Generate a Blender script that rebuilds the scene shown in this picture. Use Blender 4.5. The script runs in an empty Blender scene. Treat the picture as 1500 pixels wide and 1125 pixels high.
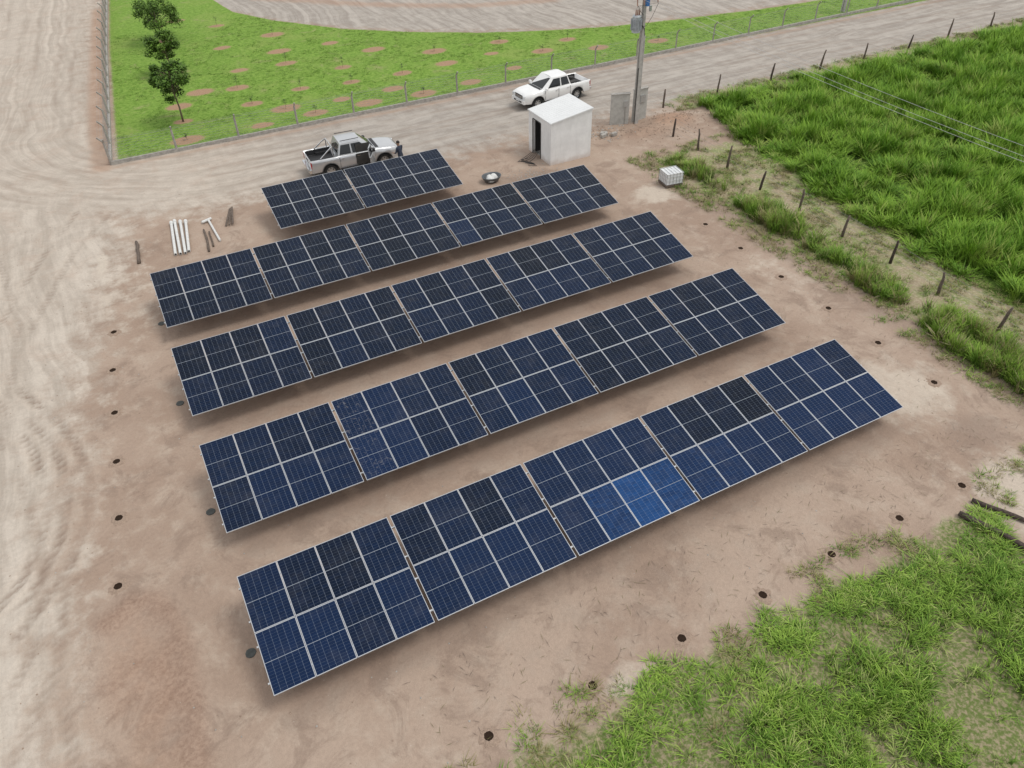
import bpy, bmesh, math, random
import numpy as np
from mathutils import Vector, Matrix
random.seed(7); rng=np.random.default_rng(11)
scene=bpy.context.scene
COL=scene.collection
# ------------------------------------------------------------------ node helpers
class NB:
    def __init__(s,name):
        s.m=bpy.data.materials.new(name); s.m.use_nodes=True
        s.t=s.m.node_tree; s.t.nodes.clear()
        s.out=s.t.nodes.new('ShaderNodeOutputMaterial')
    def set(s,sock,v):
        if isinstance(v,bpy.types.NodeSocket): s.t.links.new(v,sock)
        elif v is not None:
            if sock.type=='RGBA' and len(v)==3: v=(*v,1)
            sock.default_value=v
    def n(s,ty,**k):
        nd=s.t.nodes.new(ty)
        for a,b in k.items(): setattr(nd,a,b)
        return nd
    def pos(s): return s.n('ShaderNodeNewGeometry').outputs['Position']
    def objc(s): return s.n('ShaderNodeTexCoord').outputs['Object']
    def mapv(s,v,scale=(1,1,1),rot=(0,0,0)):
        nd=s.n('ShaderNodeMapping'); s.set(nd.inputs[0],v); nd.inputs['Scale'].default_value=scale; nd.inputs['Rotation'].default_value=rot
        return nd.outputs[0]
    def noise(s,scale,detail=4,rough=.55,vec=None,dist=0):
        nd=s.n('ShaderNodeTexNoise'); nd.inputs['Scale'].default_value=scale
        nd.inputs['Detail'].default_value=detail; nd.inputs['Roughness'].default_value=rough
        nd.inputs['Distortion'].default_value=dist
        s.set(nd.inputs['Vector'],vec if vec is not None else s.pos())
        return nd.outputs['Fac']
    def vor(s,scale,vec=None,feature='F1'):
        nd=s.n('ShaderNodeTexVoronoi'); nd.feature=feature; nd.inputs['Scale'].default_value=scale
        s.set(nd.inputs['Vector'],vec if vec is not None else s.pos())
        return nd.outputs['Distance']
    def mix(s,f,a,b,blend='MIX'):
        nd=s.n('ShaderNodeMix',data_type='RGBA',blend_type=blend)
        s.set(nd.inputs[0],f); s.set(nd.inputs[6],a); s.set(nd.inputs[7],b)
        return nd.outputs[2]
    def mathn(s,op,a,b=None,c=None,clamp=False):
        nd=s.n('ShaderNodeMath',operation=op,use_clamp=clamp)
        s.set(nd.inputs[0],a)
        if b is not None: s.set(nd.inputs[1],b)
        if c is not None: s.set(nd.inputs[2],c)
        return nd.outputs[0]
    def ss(s,v,a,b,lo=0,hi=1):
        nd=s.n('ShaderNodeMapRange',interpolation_type='SMOOTHSTEP')
        s.set(nd.inputs[0],v)
        for i,x in enumerate((a,b,lo,hi)): nd.inputs[i+1].default_value=x
        return nd.outputs[0]
    def attr(s,name):
        nd=s.n('ShaderNodeAttribute',attribute_name=name); return nd.outputs['Fac']
    def comb(s,x,y,z=0.):
        nd=s.n('ShaderNodeCombineXYZ'); s.set(nd.inputs[0],x); s.set(nd.inputs[1],y); s.set(nd.inputs[2],z); return nd.outputs[0]
    def sep(s,v):
        nd=s.n('ShaderNodeSeparateXYZ'); s.set(nd.inputs[0],v); return nd.outputs
    def bump(s,h,strength,dist):
        nd=s.n('ShaderNodeBump'); s.set(nd.inputs['Height'],h); nd.inputs['Strength'].default_value=strength; nd.inputs['Distance'].default_value=dist
        return nd.outputs[0]
    def bsdf(s,**k):
        nd=s.n('ShaderNodeBsdfPrincipled')
        for a,b in k.items(): s.set(nd.inputs[a.replace('_',' ')],b)
        s.t.links.new(nd.outputs[0],s.out.inputs[0]); s.bs=nd
        return nd
def simple(name,col,rough=.6,metal=0.,var=.15,scale=6.,bump=0.,dirt=None,spec=.5,coat=0.):
    b=NB(name)
    n1=b.noise(scale,5,.6,vec=b.objc())
    lo=tuple(c*(1-var) for c in col); hi=tuple(min(1,c*(1+var)) for c in col)
    c=b.mix(b.ss(n1,.3,.7),lo,hi)
    if dirt:
        z=b.sep(b.pos())[2]
        f=b.mathn('MULTIPLY',b.ss(z,1.0,.0),b.ss(b.noise(3.,4,.6,vec=b.objc()),.3,.7))
        c=b.mix(b.mathn('MULTIPLY',f,dirt),c,(.36,.25,.19))
    k=dict(Base_Color=c,Roughness=rough,Metallic=metal)
    if bump: k['Normal']=b.bump(b.noise(scale*6,4,.6,vec=b.objc()),bump,.02)
    nd=b.bsdf(**k)
    nd.inputs['Specular IOR Level'].default_value=spec
    if coat: nd.inputs['Coat Weight'].default_value=coat; nd.inputs['Coat Roughness'].default_value=.08
    return b.m
# ------------------------------------------------------------------ mesh builder
class MB:
    def __init__(s): s.v=[];s.f=[];s.m=[];s.mats=[]
    def mi(s,mat):
        if mat not in s.mats: s.mats.append(mat)
        return s.mats.index(mat)
    def add(s,vs,fs,mat,M=None):
        o=len(s.v)
        for v in vs:
            v=Vector(v)
            if M is not None: v=M@v
            s.v.append(tuple(v))
        k=s.mi(mat)
        for f in fs: s.f.append([i+o for i in f]); s.m.append(k)
    def box(s,c,sz,mat,M=None,rot=None):
        x,y,z=[q/2 for q in sz]
        vs=[Vector((a*x,b*y,d*z)) for d in(-1,1) for b in(-1,1) for a in(-1,1)]
        if rot is not None: vs=[rot@v for v in vs]
        vs=[v+Vector(c) for v in vs]
        s.add(vs,[(0,2,3,1),(4,5,7,6),(0,1,5,4),(2,6,7,3),(0,4,6,2),(1,3,7,5)],mat,M)
    def cyl(s,p0,p1,r0,r1,mat,n=12,M=None,caps=True,jit=0):
        p0=Vector(p0);p1=Vector(p1);d=(p1-p0).normalized()
        a=d.orthogonal().normalized();b=d.cross(a)
        vs=[]
        for p,r in((p0,r0),(p1,r1)):
            for i in range(n):
                t=2*math.pi*i/n; rr=r*(1+random.uniform(-jit,jit))
                vs.append(p+a*math.cos(t)*rr+b*math.sin(t)*rr)
        fs=[(i,(i+1)%n,n+(i+1)%n,n+i) for i in range(n)]
        if caps: fs+= [tuple(range(n-1,-1,-1)),tuple(range(n,2*n))]
        s.add(vs,fs,mat,M)
    def path(s,pts,rs,mat,n=8,M=None,jit=0.):
        pts=[Vector(p) for p in pts]; vs=[];fs=[]
        for k,p in enumerate(pts):
            d=(pts[min(k+1,len(pts)-1)]-pts[max(k-1,0)]).normalized()
            a=d.cross(Vector((.13,.37,.9))).normalized() if abs(d.z)<.95 else d.cross(Vector((1,.1,0))).normalized()
            b=d.cross(a)
            r=rs[k] if hasattr(rs,'__len__') else rs
            for i in range(n):
                t=2*math.pi*i/n; rr=r*(1+random.uniform(-jit,jit)); vs.append(p+a*math.cos(t)*rr+b*math.sin(t)*rr)
        for k in range(len(pts)-1):
            for i in range(n): fs.append((k*n+i,k*n+(i+1)%n,(k+1)*n+(i+1)%n,(k+1)*n+i))
        fs+=[tuple(range(n-1,-1,-1)),tuple(range((len(pts)-1)*n,len(pts)*n))]
        s.add(vs,fs,mat,M)
    def obj(s,name,parent=None,loc=(0,0,0),rz=0,smooth=False,bevel=0,link=True):
        me=bpy.data.meshes.new(name); me.from_pydata(s.v,[],s.f)
        for m in s.mats: me.materials.append(m)
        me.polygons.foreach_set('material_index',s.m)
        if smooth: me.polygons.foreach_set('use_smooth',[True]*len(s.f))
        me.update()
        o=bpy.data.objects.new(name,me)
        if link: COL.objects.link(o)
        o.location=loc; o.rotation_euler=(0,0,rz)
        if parent: o.parent=parent
        if bevel:
            md=o.modifiers.new('bevel','BEVEL'); md.width=bevel; md.segments=2; md.limit_method='ANGLE'; md.angle_limit=math.radians(35)
        return o
def empty(name,loc=(0,0,0),rz=0):
    e=bpy.data.objects.new(name,None); COL.objects.link(e); e.location=loc; e.rotation_euler=(0,0,rz); e.empty_display_size=.3; return e
# ------------------------------------------------------------------ value noise
_tab=rng.random((256,256))
def vnoise(x,y,s=1.,o=0):
    x=np.asarray(x,float)*s+17.3*o+1000; y=np.asarray(y,float)*s+9.1*o+1000
    xi=np.floor(x).astype(int); yi=np.floor(y).astype(int); fx=x-xi; fy=y-yi
    fx=fx*fx*(3-2*fx); fy=fy*fy*(3-2*fy)
    g=lambda a,b:_tab[a%256,b%256]
    return (g(xi,yi)*(1-fx)+g(xi+1,yi)*fx)*(1-fy)+(g(xi,yi+1)*(1-fx)+g(xi+1,yi+1)*fx)*fy
def fbm(x,y,s=1.,o=0):
    return (vnoise(x,y,s,o)*.5+vnoise(x,y,s*2.1,o+3)*.27+vnoise(x,y,s*4.3,o+5)*.15+vnoise(x,y,s*9,o+8)*.08)
# ------------------------------------------------------------------ world / sun
SUN=Vector((.42,-.22,.90)).normalized()
el=math.asin(SUN.z); az=math.atan2(SUN.x,SUN.y)
w=bpy.data.worlds.new("World"); scene.world=w; w.use_nodes=True
nt=w.node_tree; nt.nodes.clear()
o=nt.nodes.new('ShaderNodeOutputWorld'); bg=nt.nodes.new('ShaderNodeBackground'); sky=nt.nodes.new('ShaderNodeTexSky')
sky.sky_type='NISHITA'; sky.sun_disc=False; sky.sun_elevation=el; sky.sun_rotation=az; sky.dust_density=2.5
tc=nt.nodes.new('ShaderNodeTexCoord'); nz=nt.nodes.new('ShaderNodeTexNoise'); nz.inputs['Scale'].default_value=2.2; nz.inputs['Detail'].default_value=3
nt.links.new(tc.outputs['Generated'],nz.inputs['Vector'])
mr=nt.nodes.new('ShaderNodeMapRange'); mr.interpolation_type='SMOOTHSTEP'
for i,x in enumerate((.34,.6,.55,.97)): mr.inputs[i+1].default_value=x
nt.links.new(nz.outputs['Fac'],mr.inputs[0])
mx=nt.nodes.new('ShaderNodeMix'); mx.data_type='RGBA'
nt.links.new(mr.outputs[0],mx.inputs[0]); nt.links.new(sky.outputs[0],mx.inputs[6]); mx.inputs[7].default_value=(8.9,9.0,9.1,1)
nt.links.new(mx.outputs[2],bg.inputs[0]); bg.inputs[1].default_value=.102
nt.links.new(bg.outputs[0],o.inputs[0])
sl=bpy.data.lights.new('sun','SUN'); sl.energy=1.45; sl.angle=math.radians(22); sl.color=(1,.965,.9)
so=bpy.data.objects.new('sun',sl); COL.objects.link(so); so.rotation_euler=SUN.to_track_quat('Z','Y').to_euler(); so.location=(20,0,40)
scene.view_settings.view_transform='Standard'; scene.view_settings.look='None'; scene.view_settings.exposure=0
# ------------------------------------------------------------------ camera
cd=bpy.data.cameras.new('camera'); cam=bpy.data.objects.new('camera',cd); COL.objects.link(cam)
yaw,pit,roll,f=.4661,.7015,-.0269,1105.09
F=Vector((math.sin(yaw)*math.cos(pit),math.cos(yaw)*math.cos(pit),-math.sin(pit)))
R0=Vector((math.cos(yaw),-math.sin(yaw),0)); U0=R0.cross(F)
Rv=math.cos(roll)*R0+math.sin(roll)*U0; Uv=-math.sin(roll)*R0+math.cos(roll)*U0
M=Matrix((Rv,Uv,-F)).transposed().to_4x4(); M.translation=Vector((1.211,-10.9039,18.2754))
cam.matrix_world=M; cd.sensor_width=36; cd.lens=f*36/1500; cd.clip_end=3000; cd.clip_start=.1
scene.camera=cam
# ------------------------------------------------------------------ ground sheet
def axis(a0,a1,step,b0,b1,far0,far1,step2):
    core=list(np.arange(a0,a1,step)); 
    x=a1;s=step
    while x<far1:
        core.append(x); s=min(s*1.06,step2) if x<b1 else s*1.25; x+=s
    core.append(far1)
    pre=[];x=a0-step;s=step
    while x>far0:
        pre.append(x); s=min(s*1.06,step2) if x>b0 else s*1.25; x-=s
    pre.append(far0)
    return np.array(pre[::-1]+core)
gx=axis(-9,33,.11,-20,80,-900,1200,.45); gy=axis(-7,38,.11,-20,75,-900,1200,.4)
X,Y=np.meshgrid(gx,gy); nx,ny=len(gx),len(gy)
def m01(sd,w=1.): return np.clip(.5+sd/(2*w),0,1)
lt=np.array([(11.7,74.4),(13.1,68.3),(15.7,63.4),(20.1,57.6),(24.8,53.5),(29.6,50.2),(34.8,47.7),(40.4,45.8),(46.5,44.5),(53.3,43.5),(59.2,43.0),(75,42.3),(200,41)])
leftx=np.interp(Y,[37.6,62.6,79.7],[-.1,1.8,3.4])
lty=np.interp(X,[-5,11.7]+list(lt[1:,0]),[95,80]+list(lt[1:,1]))
sd_lawn=np.minimum(np.minimum(Y-37.75,X-leftx-.1),lty-Y)
FX=([-20,1.8,14.2,20.2,27.1],[30.6,31.3,32.3,33.3,35.2])
field_x=np.interp(Y,*FX)
sd_field=np.minimum(X-field_x,27.8-Y)
sd_low=np.minimum(-4.0-Y,20.6-X+(Y+5.5)*.2); sd_low=np.minimum(sd_low,X-2.5)
def polydist(pts):
    d=np.full(X.shape,1e9)
    for (ax,ay),(bx,by) in zip(pts[:-1],pts[1:]):
        vx,vy=bx-ax,by-ay; t=np.clip(((X-ax)*vx+(Y-ay)*vy)/(vx*vx+vy*vy),0,1)
        dd=np.hypot(X-ax-t*vx,Y-ay-t*vy); d=np.minimum(d,dd)
    return d
def arc(cx,cy,r,a0,a1,n=14): return [(cx+r*math.cos(math.radians(a0+(a1-a0)*i/n)),cy+r*math.sin(math.radians(a0+(a1-a0)*i/n))) for i in range(n+1)]
road_path=[(1,140),(-2.5,90),(-5.3,46)]+arc(5.5,44.4,11,180,270)+[(20,33.2),(60,33.6),(300,37)]
dr0=polydist(road_path)
d1=dr0+(fbm(X,Y,.12,90)-.5)*2.2
d2=polydist([(-9,140),(-10,60),(-9,30),(-8,0),(-8,-30)])+(fbm(X,Y,.10,93)-.5)*3.
sd_main=4.6-dr0
xb=np.interp(Y,[-20,-5,4,12,20,27,38,60,90],[-7.5,-5.6,-4.9,-4.3,-2.6,-.6,-.9,.6,3.4])
sd_gravel=np.maximum(sd_main,xb-X)
sd_gravel=np.maximum(sd_gravel,np.minimum(Y-lty-.3,40))
red=np.zeros_like(X)
red=np.maximum(red,np.clip(1.2-polydist([(-.9,37.2),(-.4,46),(.6,58),(2.2,76)])/.9,0,1))
red=np.maximum(red,np.clip(1.15-polydist([(16.5,72),(25.7,63.3),(33,58.3),(40,56)])/1.6,0,1)*.8)
red=np.maximum(red,np.clip(1-np.abs(Y-37.0)/.6,0,1)*.7*(X>-.5))
def blob(cx,cy,rx,ry,a=0):
    c,s=math.cos(a),math.sin(a); u=(X-cx)*c+(Y-cy)*s; v=-(X-cx)*s+(Y-cy)*c
    return np.clip(1.4-np.hypot(u/rx,v/ry),0,1)
pile=np.maximum(blob(-3.0,2.4,1.25,2.9,.05),blob(-3.1,-1.2,1.3,3.0))
ridge=np.clip(1.1-polydist([(-3.6,4.7),(-2.9,5.2),(-2.3,5.0),(-1.95,4.2),(-1.8,2.6),(-1.9,.8),(-2.1,-.6)])/.55,0,1)
pilec=np.clip(pile*.75*np.clip(fbm(X,Y,.9,77)*1.6,0,1.1)+ridge*.55,0,1)
red=np.maximum(red,blob(31.8,26.4,1.6,1.2)*.9); red=np.maximum(red,blob(29.3,25.7,2.5,1.2)*.5)
red=np.maximum(red,blob(20,29,10,1.3)*.25)
red=np.maximum(red,np.clip(pile*.55,0,.5))
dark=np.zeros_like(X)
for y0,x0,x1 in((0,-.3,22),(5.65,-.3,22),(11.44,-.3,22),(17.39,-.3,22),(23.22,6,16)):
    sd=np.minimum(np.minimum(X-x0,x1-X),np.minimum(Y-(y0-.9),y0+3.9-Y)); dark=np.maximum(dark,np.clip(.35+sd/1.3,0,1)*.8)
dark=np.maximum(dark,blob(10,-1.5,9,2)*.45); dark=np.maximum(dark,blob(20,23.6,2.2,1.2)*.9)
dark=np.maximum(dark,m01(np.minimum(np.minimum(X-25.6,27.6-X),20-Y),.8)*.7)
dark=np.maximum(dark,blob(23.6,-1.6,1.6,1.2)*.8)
pale=np.maximum(blob(24.8,18.6,1.5,1.1)*.95,blob(-1.9,25.4,.35,1.4,-.1)*.8)
pale=np.maximum(pale,blob(23.2,1.2,2.4,2.2)*.8); pale=np.maximum(pale,blob(22.8,-4.4,2.4,2.2)*1.); pale=np.maximum(pale,blob(8,-3.4,1,.6)*.6); pale=np.maximum(pale,blob(-1,22,2.2,4)*.5); pale=np.maximum(pale,blob(25,9,1.2,3)*.5)
dry=m01(np.minimum(X-27.2,np.minimum(field_x+.6-X,22-Y)),.9)
dry=np.maximum(dry,m01(np.minimum(np.minimum(Y-27.4,29.3-Y),X-34),.6))
dry=np.maximum(dry,m01(.55-np.abs(sd_low),.7)*.6)
spots=[(4.5,42.4),(5.4,53),(6.2,62),(10.9,64.3),(13.8,54.1),(13.5,50.7),(10.0,51.0),(24.5,47.5),(24.1,44.2),(20.4,43.9),(28.1,44.6),(31.8,43.0),(18.6,41.1),(12.9,44.5),(16.2,39.4),(12.5,39.4),(8.9,39.1),(4.2,39.0),(4.7,45.4),(9.2,43.3),(14.8,41.0),(20.1,39.1),(23.9,39.5),(17,47.5),(20.5,50.5),(9,47),(10,57.5),(14.5,59),(36,41.5),(35,44.6),(28,40.6),(41,40.5),(8,68),(16.5,44),(6.5,47.5),(30,47),(18,54),(11,41.3)]
spot=np.zeros_like(X)
for i,(sx,sy) in enumerate(spots):
    r=.42+.26*((i*37)%10)/10; spot=np.maximum(spot,np.clip(1.6-np.hypot((X-sx)/(r*1.5),(Y-sy)/r),0,1))
track=np.zeros_like(X); rim=np.zeros_like(X)
tp=[[(-6.6,17.5),(-5.9,15.4),(-5.2,13.2),(-4.9,11.2),(-5.0,9.3),(-5.6,7.6),(-6.8,6.2)],[(-5.6,17.2),(-4.5,14.9),(-3.9,13.0),(-3.6,11),(-3.8,9),(-4.5,7.2),(-5.9,5.4)],
    [(-6.2,17),(-4.95,14.2),(-4.4,12.2),(-4.3,10.4),(-4.6,8.6),(-5.4,6.9),(-6.4,5.8)],[(-9,1.5),(-6.6,2.6),(-5.4,5),(-5.1,8),(-5.6,12)],[(-9,.2),(-6.2,1.4),(-4.9,4),(-4.6,6.5)],[(-5.5,20),(-4.2,24),(-2.8,28),(-1,31)],[(-7,20),(-5.7,24),(-4.3,28),(-2.6,32)],[(-6.5,30),(-5.5,22),(-6.2,14)],[(-3.3,-6),(-4.6,0),(-4.9,3.5)]]
for k,t in enumerate(tp):
    d=polydist(t); tread=.6+.4*np.sign(np.sin(Y*20+X*10*(1 if k%2 else -1)))
    brk=np.clip(fbm(X,Y,.8,120+k)*2.6-.6,0,1)
    track=np.maximum(track,np.exp(-(d/.17)**4)*tread*(1 if k<3 else .6)*brk)
    rim=np.maximum(rim,np.exp(-((d-.27)/.09)**2)*(1 if k<3 else .5)*brk)
wob=(fbm(X,Y,.2,95)-.5)*1.0
for off in(.5,2.2,3.2): track=np.maximum(track,np.exp(-((dr0+wob-off)/.22)**2)*.45*np.clip(fbm(X,Y,.3,96)*3-.9,0,1))
Z=(fbm(X,Y,.25,1)-.5)*.10+(fbm(X,Y,1.6,2)-.5)*.05
Z+=pile*.05+ridge*.08+(vnoise(X,Y,6,4)-.5)*.05*np.maximum(pile,ridge)
Z+=blob(31.8,26.4,1.3,.9)*.25
Z-=track*.05*(X<0); Z+=rim*.03
Z*=np.clip((np.hypot(X-23.15,Y-25.7)-1.5)/2,0.1,1)
me=bpy.data.meshes.new('ground')
V=np.stack([X.ravel(),Y.ravel(),Z.ravel()],1)
ii=(np.arange(ny-1)[:,None]*nx+np.arange(nx-1)[None,:]).ravel()
Fc=np.stack([ii,ii+1,ii+nx+1,ii+nx],1)
me.vertices.add(len(V)); me.vertices.foreach_set('co',V.ravel())
me.loops.add(Fc.size); me.loops.foreach_set('vertex_index',Fc.ravel())
me.polygons.add(len(Fc)); me.polygons.foreach_set('loop_start',np.arange(0,Fc.size,4)); me.polygons.foreach_set('loop_total',np.full(len(Fc),4))
me.polygons.foreach_set('use_smooth',np.ones(len(Fc),bool))
me.update(); me.validate()
def addattr(n,a):
    at=me.attributes.new(n,'FLOAT','POINT'); at.data.foreach_set('value',a.ravel().astype(np.float32))
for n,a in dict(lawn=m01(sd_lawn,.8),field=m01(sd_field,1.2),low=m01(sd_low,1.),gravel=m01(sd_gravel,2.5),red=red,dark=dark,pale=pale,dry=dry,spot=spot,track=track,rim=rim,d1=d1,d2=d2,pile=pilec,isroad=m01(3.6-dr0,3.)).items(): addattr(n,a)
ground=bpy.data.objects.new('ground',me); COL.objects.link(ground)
b=NB('ground_soil')
P=b.pos()
nbig=b.noise(.22,3,.6); nmid=b.noise(1.1,4,.65); nfine=b.noise(9,3,.7); ngrit=b.noise(45,1,.6)
base=b.mix(b.ss(nbig,.35,.65),(.325,.238,.183),(.395,.302,.238))
base=b.mix(b.mathn('MULTIPLY',b.ss(nmid,.45,.72),.75),base,(.44,.355,.285))
nspl=b.noise(.6,5,.75,dist=.6)
base=b.mix(b.mathn('MULTIPLY',b.ss(nspl,.5,.64),.6),base,(.25,.183,.142))
streak=b.noise(1.7,4,.7,vec=b.comb(b.attr('d1'),b.mathn('MULTIPLY',b.attr('d2'),.10)))
streak2=b.noise(1.5,4,.7,vec=b.comb(b.attr('d2'),b.mathn('MULTIPLY',b.attr('d1'),.10)))
isr=b.attr('isroad')
st=b.mathn('ADD',b.mathn('MULTIPLY',streak,isr),b.mathn('MULTIPLY',streak2,b.mathn('SUBTRACT',1.,isr)))
st=b.mathn('ADD',b.mathn('MULTIPLY',st,.7),b.mathn('MULTIPLY',nmid,.3))
grav=b.mix(b.ss(st,.38,.64),(.40,.345,.29),(.545,.48,.41))
grav=b.mix(b.mathn('MULTIPLY',b.ss(nspl,.48,.7),.5),grav,(.42,.325,.26))
gx_=b.ss(b.sep(P)[0],3.,14.)
grav=b.mix(b.mathn('MULTIPLY',gx_,.8),grav,b.mix(b.ss(st,.38,.62),(.28,.25,.222),(.42,.385,.345)))
def edge(a,amp=.5,lo=.4,hi=.6,nn=None):
    v=b.mathn('ADD',b.attr(a),b.mathn('MULTIPLY',b.mathn('SUBTRACT',nn if nn is not None else nmid,.5),amp))
    return b.ss(v,lo,hi)
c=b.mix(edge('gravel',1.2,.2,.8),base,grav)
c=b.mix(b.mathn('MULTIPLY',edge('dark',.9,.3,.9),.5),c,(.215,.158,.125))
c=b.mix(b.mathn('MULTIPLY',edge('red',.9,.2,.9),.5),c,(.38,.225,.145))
c=b.mix(b.mathn('MULTIPLY',edge('pale',1.2,.3,.9),.75),c,(.55,.48,.40))
pl=edge('pile',1.0,.15,.95)
c=b.mix(b.mathn('MULTIPLY',pl,.62),c,b.mix(b.ss(nfine,.35,.65),(.24,.148,.105),(.32,.215,.158)))
dryc=b.mix(b.ss(nmid,.4,.62),(.33,.27,.18),(.20,.25,.08))
dryc=b.mix(b.ss(nfine,.45,.7),dryc,(.42,.37,.26))
c=b.mix(b.mathn('MULTIPLY',edge('dry',.9,.35,.7),.85),c,dryc)
lawnc=b.mix(b.ss(b.noise(3.5,4,.75),.35,.65),(.12,.225,.03),(.22,.34,.065))
lawnc=b.mix(b.mathn('MULTIPLY',b.ss(nbig,.5,.7),.5),lawnc,(.26,.32,.09))
lawnc=b.mix(b.mathn('MULTIPLY',b.ss(nspl,.55,.7),.4),lawnc,(.36,.28,.18))
lawnc=b.mix(b.mathn('MULTIPLY',edge('spot',.8,.40,.75,nfine),.92),lawnc,(.37,.225,.155))
c=b.mix(edge('lawn',.5,.42,.58,nfine),c,lawnc)
fc=b.mix(b.ss(nfine,.4,.65),(.06,.11,.018),(.13,.20,.04))
fc2=b.mix(b.ss(nfine,.4,.65),(.13,.17,.05),(.30,.25,.16))
c=b.mix(edge('field',.6,.4,.6),c,fc)
c=b.mix(edge('low',.9,.42,.62),c,fc2)
c=b.mix(b.mathn('MULTIPLY',b.attr('track'),b.mathn('MULTIPLY',.8,b.ss(nfine,.2,.55))),c,(.24,.18,.14))
c=b.mix(b.mathn('MULTIPLY',b.attr('rim'),.4),c,(.55,.47,.39))
g=b.mathn('ADD',.74,b.mathn('MULTIPLY',nfine,.34)); g=b.mathn('ADD',g,b.mathn('MULTIPLY',ngrit,.24))
c=b.mix(1.,c,b.comb(g,g,g),'MULTIPLY')
vd=b.vor(5.5); stone=b.mathn('MULTIPLY',b.ss(vd,.11,.04),b.ss(nmid,.5,.62))
c=b.mix(b.mathn('MULTIPLY',stone,.7),c,b.mix(b.ss(nfine,.45,.55),(.15,.11,.085),(.55,.48,.42)))
h=b.mathn('ADD',b.mathn('MULTIPLY',nfine,.6),b.mathn('MULTIPLY',ngrit,.3))
bs=b.bsdf(Base_Color=c,Roughness=.93,Normal=b.bump(h,.7,.05)); bs.inputs['Specular IOR Level'].default_value=.15
me.materials.append(b.m)
# ------------------------------------------------------------------ solar arrays
m_frame=simple('anodised_frame',(.58,.60,.63),.4,.4,.05)
m_galv=simple('galvanised_steel',(.50,.51,.52),.45,.7,.15,20)
m_back=simple('white_backsheet',(.70,.70,.70),.6)
m_conc=simple('concrete',(.36,.34,.31),.9,0,.2,5,.4)
m_dkconc=simple('damp_concrete',(.07,.075,.07),.8,0,.2,8,.3)
b=NB('solar_cells')
uvn=b.n('ShaderNodeUVMap'); uvn.uv_map='UVMap'
s3=b.sep(uvn.outputs[0]); u,v=s3[0],s3[1]
PW,PH=1.05,1.70
um=b.mathn('MULTIPLY',u,PW); vm=b.mathn('MULTIPLY',v,PH)
cu=b.mathn('DIVIDE',b.mathn('SUBTRACT',um,.016),(PW-.032)/6)
vh=b.mathn('ABSOLUTE',b.mathn('SUBTRACT',vm,PH/2))
cv=b.mathn('DIVIDE',b.mathn('SUBTRACT',vh,.006),(PH/2-.006-.018)/10)
def edged(cc):
    fr=b.mathn('FRACT',cc); return b.mathn('MINIMUM',fr,b.mathn('SUBTRACT',1.,fr))
du=edged(cu); dv=edged(cv)
lu=b.mathn('LESS_THAN',du,.013); lv=b.mathn('LESS_THAN',dv,.024)
dia=b.mathn('LESS_THAN',b.mathn('ADD',du,b.mathn('MULTIPLY',dv,.5)),.036)
o1=b.mathn('GREATER_THAN',cv,10.); omid=b.mathn('LESS_THAN',cv,0.)
o2=b.mathn('MAXIMUM',b.mathn('LESS_THAN',cu,0.),b.mathn('GREATER_THAN',cu,6.))
outm=b.mathn('MAXIMUM',o1,o2); gap=b.mathn('MAXIMUM',lu,dia)
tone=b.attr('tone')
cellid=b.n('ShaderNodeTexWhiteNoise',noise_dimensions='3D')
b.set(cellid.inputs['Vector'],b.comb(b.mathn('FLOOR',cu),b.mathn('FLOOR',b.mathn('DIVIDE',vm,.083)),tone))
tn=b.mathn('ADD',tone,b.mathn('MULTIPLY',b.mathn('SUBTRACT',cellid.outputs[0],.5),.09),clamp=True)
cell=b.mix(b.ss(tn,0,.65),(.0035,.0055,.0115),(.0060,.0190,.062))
cell=b.mix(b.ss(tn,.55,1.),cell,(.013,.068,.215))  # top of the range is the painted blue sheen
cell=b.mix(b.mathn('MULTIPLY',lv,.22),cell,(.36,.42,.50))
colr=b.mix(b.mathn('MULTIPLY',gap,.42),cell,(.40,.46,.55))
colr=b.mix(omid,colr,(.30,.33,.37))
colr=b.mix(outm,colr,(.34,.36,.39))
dust=b.mathn('MULTIPLY',b.ss(b.noise(1.3,4,.75,vec=b.pos()),.45,.8),.05)
smear=b.mathn('MULTIPLY',b.attr('smear'),b.ss(b.noise(5,5,.75,dist=1.5),.55,.72))
colr=b.mix(b.mathn('MAXIMUM',dust,b.mathn('MULTIPLY',smear,.5)),colr,(.36,.34,.33))
bs=b.bsdf(Base_Color=colr,Roughness=.2)
bs.inputs['Specular IOR Level'].default_value=.17; bs.inputs['Specular Tint'].default_value=(.72,.86,1,1)
m_cell=b.m
TILT=.2092; GAP=.0793; LT=4.26
ct,st_=math.cos(TILT),math.sin(TILT)
row_tone={5:.36,4:.29,3:.20,2:.15,1:.13}  # nearer rows bluer: sky reflection put into the cell colour
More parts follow.
